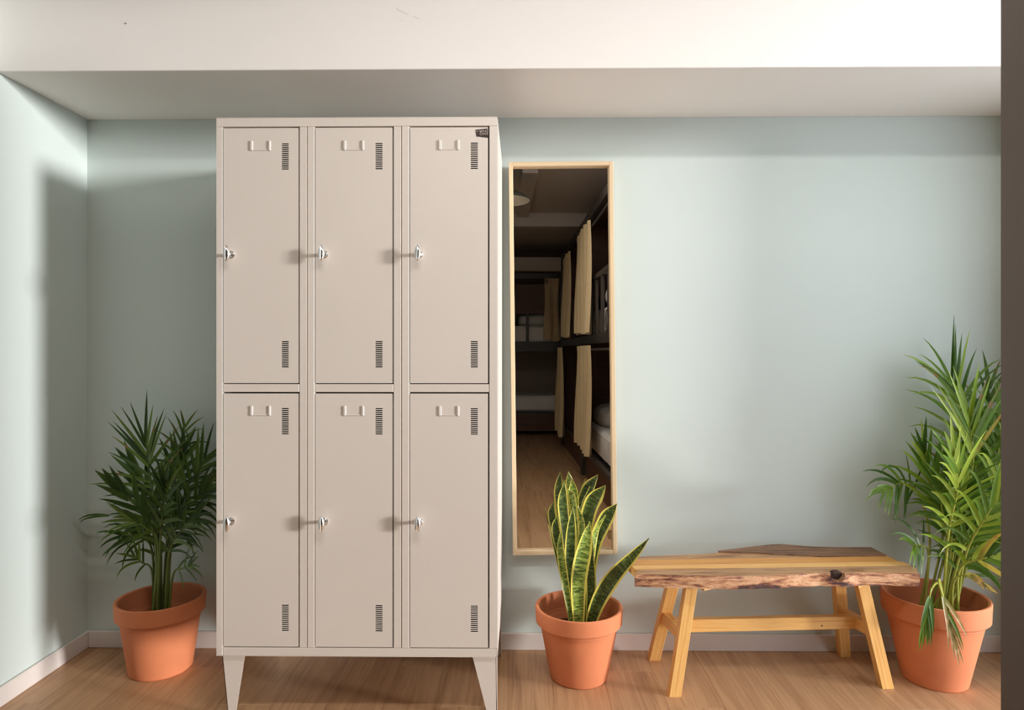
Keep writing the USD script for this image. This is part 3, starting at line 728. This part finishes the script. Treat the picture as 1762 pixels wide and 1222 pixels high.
p3.frond([(1680, 920, -.03), (1722, 830, -.06), (1750, 760, -.08)], .32, 12, .24, 0.0163, 58, 16, .5, (.05, -.01), mats=BG)
p3.frond([(1600, 940, .10), (1582, 852, .12), (1552, 832, .08), (1522, 846, .03)], .60, 9, .15, 0.0143, 66, 20, .9, (-.03, .05), mats=DG)
p3.frond([(1598, 960, .02), (1588, 940, -.02), (1572, 938, -.05)], .72, 4, .14, 0.0169, 74, 25, .6, (-.04, .0), mats=DG)
p3.frond([(1632, 920, -.06), (1648, 840, -.12), (1640, 785, -.16)], .38, 10, .20, 0.0175, 46, 10, .3, (.0, -.04), mats=BG)
p3.frond([(1660, 960, -.08), (1696, 890, -.14), (1728, 842, -.17)], .38, 11, .21, 0.0169, 54, 14, .5, (.04, -.05), mats=BG)
p3.frond([(1640, 930, .02), (1668, 850, .03), (1700, 800, .04)], .28, 12, .21, 0.0169, 54, 14, .4, (.02, .01))
p3.frond([(1622, 920, .06), (1604, 838, .08), (1588, 780, .07)], .40, 9, .20, 0.0182, 38, 10, .22, (-.02, .03))
p3.frond([(1650, 985, -.08), (1690, 962, -.13), (1725, 955, -.15)], .45, 7, .16, 0.0156, 56, 18, .6, (.05, -.06), brown=.15)
p3.frond([(1655, 960, .05), (1690, 905, .07), (1728, 885, .07)], .32, 10, .19, 0.0182, 56, 18, .5, (.04, .03), mats=DG)
p3.frond([(1634, 960, -.02), (1640, 890, -.05), (1655, 850, -.07)], .38, 8, .17, 0.0208, 46, 12, .35, (.0, -.02))
p3.frond([(1642, 960, .03), (1656, 880, .05), (1676, 836, .05)], .30, 8, .18, 0.0195, 50, 14, .45, (.01, .02), mats=DG)
p3.frond([(1616, 1010, -.10), (1604, 1012, -.185), (1598, 1036, -.20), (1594, 1066, -.195)], .68, 4, .14, 0.0130, 16, 6, .25, (-.01, -.08), mats=DG)
p3.frond([(1618, 1005, -.10), (1616, 1005, -.185), (1626, 1040, -.20), (1636, 1085, -.195)], .68, 4, .15, 0.0130, 16, 6, .2, (.0, -.08), mats=[G_LIT[1], G_DRY])
p3.frond([(1640, 1005, -.10), (1662, 990, -.14), (1684, 1002, -.17)], .75, 2, .07, 0.0169, 15, 5, .5, (.02, -.07), mats=[G_YELLOW, G_DRY])

for q in (([(1660, 920, .04), (1684, 840, .06), (1700, 770, .06)], .35, 10, .20, .015), ([(1640, 940, .06), (1650, 850, .09), (1652, 780, .10)], .35, 10, .20, .015),
          ([(1668, 960, .0), (1700, 920, .0), (1740, 905, -.02)], .30, 9, .19, .016), ([(1628, 940, .03), (1620, 870, .04), (1612, 820, .03)], .42, 8, .17, .015),
          ([(1660, 980, .04), (1684, 945, .05), (1716, 925, .05)], .30, 8, .17, .015), ([(1690, 900, .02), (1716, 790, .04), (1722, 715, .05)], .40, 10, .20, .014),
          ([(1645, 980, -.04), (1664, 930, -.06), (1690, 905, -.07)], .35, 8, .16, .015)):
    p3.frond(*q, a0=54, a1=12, droop=.4, base=(p3.r.uniform(-.02, .05), p3.r.uniform(-.03, .04)), joined=True)
p3.flush(G_LIT[1], 'crowded inner leaflets')

# ------------------------------------------------------------------ dormitory (right edge of the picture and the mirror's reflection)
XB = 0.715; YP = 0.99            # face and near end of the bunk bed
bk = thing('bunk_bed', 'dark bunk bed whose end panel fills the right edge of the picture', 'bunk bed', (1.15, 0.05, 0))
put(bk, 'end_panel', span(XB, 1.50, YP - .075, YP, 0, 2.45, .002), DARKBED, label='tall plain dark brown end panel')
put(bk, 'end_panel', span(XB + .03, 1.50, -1.17, -1.14, 0, 2.45, .004), DARKWOOD)
put(bk, 'post', span(XB, XB + .045, -1.18, -1.135, 0, 2.45, .004), DARKMETAL)
put(bk, 'top_rail', span(XB, XB + .06, -1.135, YP - .075, 2.37, 2.45, .004), DARKMETAL)
put(bk, 'deck_rail', span(XB, XB + .04, -1.135, YP - .075, 1.265, 1.345, .004), DARKMETAL)
put(bk, 'deck', span(XB + .04, 1.50, -1.135, YP - .075, 1.30, 1.33, .004), DARKWOOD)
put(bk, 'bed_rail', span(XB, XB + .04, -1.135, YP - .075, .25, .285, .004), DARKMETAL)
put(bk, 'base_board', span(XB + .035, XB + .055, -1.135, YP - .075, .0, .25, .002), DARKWOOD)
for i in range(22):
    y = -1.08 + i * .092
    put(bk, 'base_slat', span(XB + .045, 1.50, y, y + .03, .255, .275, .002), DARKMETAL)
put(bk, 'guard_rail', span(XB, XB + .03, -.60, YP - .075, 1.80, 1.845, .004), DARKMETAL)
for y in (-.60, -.30, .02, .33, .64):
    put(bk, 'guard_slat', span(XB + .004, XB + .026, y, y + .07, 1.345, 1.80, .003), DARKMETAL)
put(bk, 'wall_panel', span(1.765, 1.505, -1.135, YP - .075, .3, 2.4, .002), DARKWOOD)
put(bk, 'roof_board', span(XB + .06, 1.50, -1.135, YP - .075, 2.40, 2.425, .002), DARKWOOD)
for z in (2.245, 1.215):
    put(bk, 'curtain_rod', tube([(XB - .025, -1.15, z), (XB - .025, .84, z)], .010, 10), DARKMETAL)
    put(bk, 'rod_bracket', span(XB - .03, XB + .01, .81, .84, z - .015, z + .015, .003), DARKMETAL)

def bedding(name, x0, x1, y0, y1, z0, z1, label, m=SHEET, cat_='mattress', r=.03):
    b = cbox(x1 - x0, y1 - y0, z1 - z0, r); b = b.subdivide_to_size(.12)
    v = b.vertices; v += b.vertex_normals * ((meshkit.fbm(v * 6 + 3, 3, 1) - .5) * .02)[:, None]; b.vertices = v
    b.apply_translation([(x0 + x1) / 2, (y0 + y1) / 2, (z0 + z1) / 2])
    return solo(name, b, m, label, cat_, 40)
bedding('mattress', XB + .05, 1.46, -1.11, YP - .10, .29, .53, 'white mattress on the lower berth of the near bunk bed')
bedding('mattress', XB + .05, 1.46, -1.11, YP - .10, 1.335, 1.56, 'white mattress on the upper berth of the near bunk bed, behind the guard rail')
def pillow(name, x, y, z, label, m=SHEET, s=(.22, .30, .115)):
    p = trimesh.creation.icosphere(3, 1.0); v = p.vertices
    q = np.sign(v) * np.abs(v) ** .55
    v = q * np.array(s); v[:, 2] *= (1 - .25 * (np.abs(q[:, 0]) ** 4 + np.abs(q[:, 1]) ** 4))
    v += (meshkit.fbm(v * 9 + 2, 3, 3) - .5)[:, None] * .02
    p.vertices = v; p.apply_translation([x, y, z]); return solo(name, p, m, label, 'pillow', 40)
pillow('pillow', 1.02, -.80, .605, 'white pillow on the lower berth of the near bunk bed, in the mirror')
pillow('pillow', 1.02, -.10, 1.665, 'white bulky pillow on the upper berth of the near bunk bed')
pillow('pillow', 1.05, -.72, 1.66, 'dark blue pillow on the upper berth behind the guard rail', BLUE)

def curtain(x, y0, y1, z0, z1, folds, label, amp=.03, flare=0.0, group=None):
    t = thing('curtain', label, 'curtain', (x, (y0 + y1) / 2, z0), group=group)
    nu, nv = folds * 12 + 1, 14; V = []
    for s in (0, 1):
        for j in range(nv):
            q = j / (nv - 1); z = z1 + (z0 - z1) * q
            for i in range(nu):
                u = i / (nu - 1); k = 1 + flare * q
                yy = (y0 + y1) / 2 + (u - .5) * (y1 - y0) * k + .012 * math.sin(5 * q + 9 * u)
                xx = x + amp * (0.55 + .5 * q) * math.sin(2 * math.pi * folds * u + .5 * math.sin(3 * q)) + .008 * math.sin(7 * u + 4 * q) + s * .003
                V.append((xx, yy, z + .012 * q * math.sin(6 * u)))
    Fc = []
    for s in (0, 1):
        o = s * nu * nv
        for j in range(nv - 1):
            for i in range(nu - 1):
                a = o + j * nu + i; b, c_, d_ = a + 1, a + nu + 1, a + nu
                Fc += [(a, b, c_), (a, c_, d_)] if s else [(a, c_, b), (a, d_, c_)]
    o = nu * nv
    for j in range(nv - 1):
        for i in (0, nu - 1):
            a, b = j * nu + i, (j + 1) * nu + i; Fc += [(a, b, b + o), (a, b + o, a + o)]
    for i in range(nu - 1):
        for j in (0, nv - 1):
            a = j * nu + i; Fc += [(a, a + 1, a + 1 + o), (a, a + 1 + o, a + o)]
    put(t, 'cloth', trimesh.Trimesh(np.array(V), np.array(Fc), process=False), CURTAIN, True)
    for i in range(folds):
        u = (i + .25) / folds; y = (y0 + y1) / 2 + (u - .5) * (y1 - y0)
        g = trimesh.creation.torus(.024, .006, 20, 8)
        put(t, 'eyelet', g, DARKMETAL, True, np.array([[0, 0, 1, x + amp * .55], [1, 0, 0, y], [0, 1, 0, z1 - .045], [0, 0, 0, 1]], float))
    return t
curtain(.665, -1.12, -.22, 1.36, 2.29, 5, 'beige curtain hanging from the top rail of the near bunk bed, in the mirror', .035)
curtain(.665, -1.12, -.22, .33, 1.25, 5, 'beige curtain hanging beside the lower berth of the near bunk bed, in the mirror', .035)

# second bunk bed along the same wall, and the far one across the room
b2 = thing('bunk_bed', 'dark metal bunk bed behind the near one along the wall, in the mirror', 'bunk bed', (1.1, -2.2, 0))
put(b2, 'end_panel', span(XB + .03, 1.50, -3.25, -3.22, 0, 2.45, .004), DARKWOOD)
for y in (-1.24, -3.26):
    put(b2, 'post', span(XB, XB + .05, y, y + .05, 0, 2.45, .004), DARKMETAL)
for nm, z0, z1 in (('top_rail', 2.37, 2.45), ('deck_rail', 1.265, 1.345), ('bed_rail', .25, .285)):
    put(b2, nm, span(XB, XB + .04, -3.21, -1.24, z0, z1, .004), DARKMETAL)
put(b2, 'base_board', span(XB + .035, XB + .055, -3.21, -1.24, 0, .25, .002), DARKWOOD)
put(b2, 'roof_board', span(XB + .06, 1.50, -3.21, -1.24, 2.40, 2.425, .002), DARKWOOD)
put(b2, 'deck', span(XB + .04, 1.50, -3.21, -1.24, 1.30, 1.33, .004), DARKWOOD)
put(b2, 'wall_panel', span(1.48, 1.50, -3.21, -1.24, .3, 2.4, .002), DARKWOOD)
curtain(.665, -2.50, -1.75, 1.36, 2.27, 4, 'narrow beige curtain on the upper berth of the second bunk bed')
curtain(.66, -3.10, -2.60, .20, 1.25, 3, 'narrow beige curtain on the lower berth of the second bunk bed', .04, flare=.5)

b3 = thing('bunk_bed', 'dark bunk bed across the far end of the dormitory, in the mirror', 'bunk bed', (-.24, -4.6, 0))
FX0, FX1, FY0, FY1 = -1.30, .82, -5.05, -4.12
for x in (FX0, FX1 - .05):
    put(b3, 'post', span(x, x + .05, FY1 - .05, FY1, 0, 2.3, .004), DARKMETAL)
put(b3, 'base_board', span(FX0 + .05, FX1 - .05, FY1 - .03, FY1 - .01, 0.07, .31, .002), DARKWOOD)
put(b3, 'bed_rail', span(FX0 + .05, FX1 - .05, FY1 - .05, FY1 - .005, .30, .34, .002), DARKMETAL)
put(b3, 'deck_rail', span(FX0 + .05, FX1 - .05, FY1 - .05, FY1 - .005, 1.20, 1.34, .002), DARKMETAL)
put(b3, 'deck', span(FX0 + .05, FX1 - .05, FY0, FY1 - .05, 1.28, 1.32, .002), DARKWOOD)
put(b3, 'guard_board', span(FX0 + .05, .57, FY1 - .04, FY1 - .01, 1.74, 2.16, .002), DARKWOOD)
put(b3, 'guard_post', span(.30, .34, FY1 - .035, FY1 - .012, 1.34, 1.74, .002), DARKMETAL)
put(b3, 'top_rail', span(FX0 + .05, FX1 - .05, FY1 - .05, FY1 - .005, 2.24, 2.32, .002), DARKMETAL)
bedding('mattress', FX0 + .06, FX1 - .06, FY0 + .02, FY1 - .06, .345, .57, 'white mattress on the lower berth of the far bunk bed')
bedding('mattress', FX0 + .06, FX1 - .06, FY0 + .02, FY1 - .06, 1.325, 1.57, 'white mattress on the upper berth of the far bunk bed')
pillow('pillow', .42, -4.60, 1.66, 'white pillow on the upper berth of the far bunk bed')
ct = curtain(0, -.11, .11, 1.36, 2.24, 2, 'narrow beige curtain at the end of the far bunk bed', .022)
x_ = UsdGeom.Xform(stage.GetPrimAtPath(ct)); x_.ClearXformOpOrder()
x_.AddTranslateOp(opSuffix='place').Set(Gf.Vec3d(.665, FY1 + .025, 1.36)); x_.AddRotateZOp().Set(-90.0)

# housing of the unseen lamp placed above the picture to light lockers and beam
tl = thing('tube_lamp', 'unseen ceiling lamp out of view, placed to light the lockers and beam', 'lamp', (.40, 0.65, 2.66))
put(tl, 'housing', span(-.43, 1.23, .55, .75, 2.675, ZC, .004), WHITE)
# pendant lamp
lx0, ly0, lz0 = -0.05, -0.36, 2.475
la = thing('pendant_lamp', 'dark enamel pendant lamp with a white inside, reflected at the top of the mirror', 'lamp', (lx0, ly0, lz0))
put(la, 'shade', lathe([(.235, 0), (.230, .012), (.19, .045), (.12, .075), (.085, .10), (.075, .14), (.03, .165), (.0, .168), (.0, .166), (.03, .163), (.073, .138), (.083, .098), (.118, .073), (.188, .043), (.228, .010)], 64), ENAMEL_D, 40, T(lx0, ly0, lz0))
put(la, 'inner_shade', lathe([(.0, .158), (.028, .155), (.068, .132), (.078, .094), (.114, .069), (.184, .039), (.228, .004), (.226, .002), (.182, .036), (.112, .066), (.076, .09), (.066, .13), (.0, .153)], 64), ENAMEL_W, 40, T(lx0, ly0, lz0), label='white enamelled inside of the shade')
put(la, 'cord', tube([(lx0, ly0, lz0 + .166), (lx0, ly0, ZC)], .004, 8), DARKMETAL)
put(la, 'bulb', lathe([(0, .04), (.02, .045), (.03, .065), (.026, .09), (.014, .115), (.014, .15), (0, .15)], 24), BULB, 40, T(lx0, ly0, lz0))
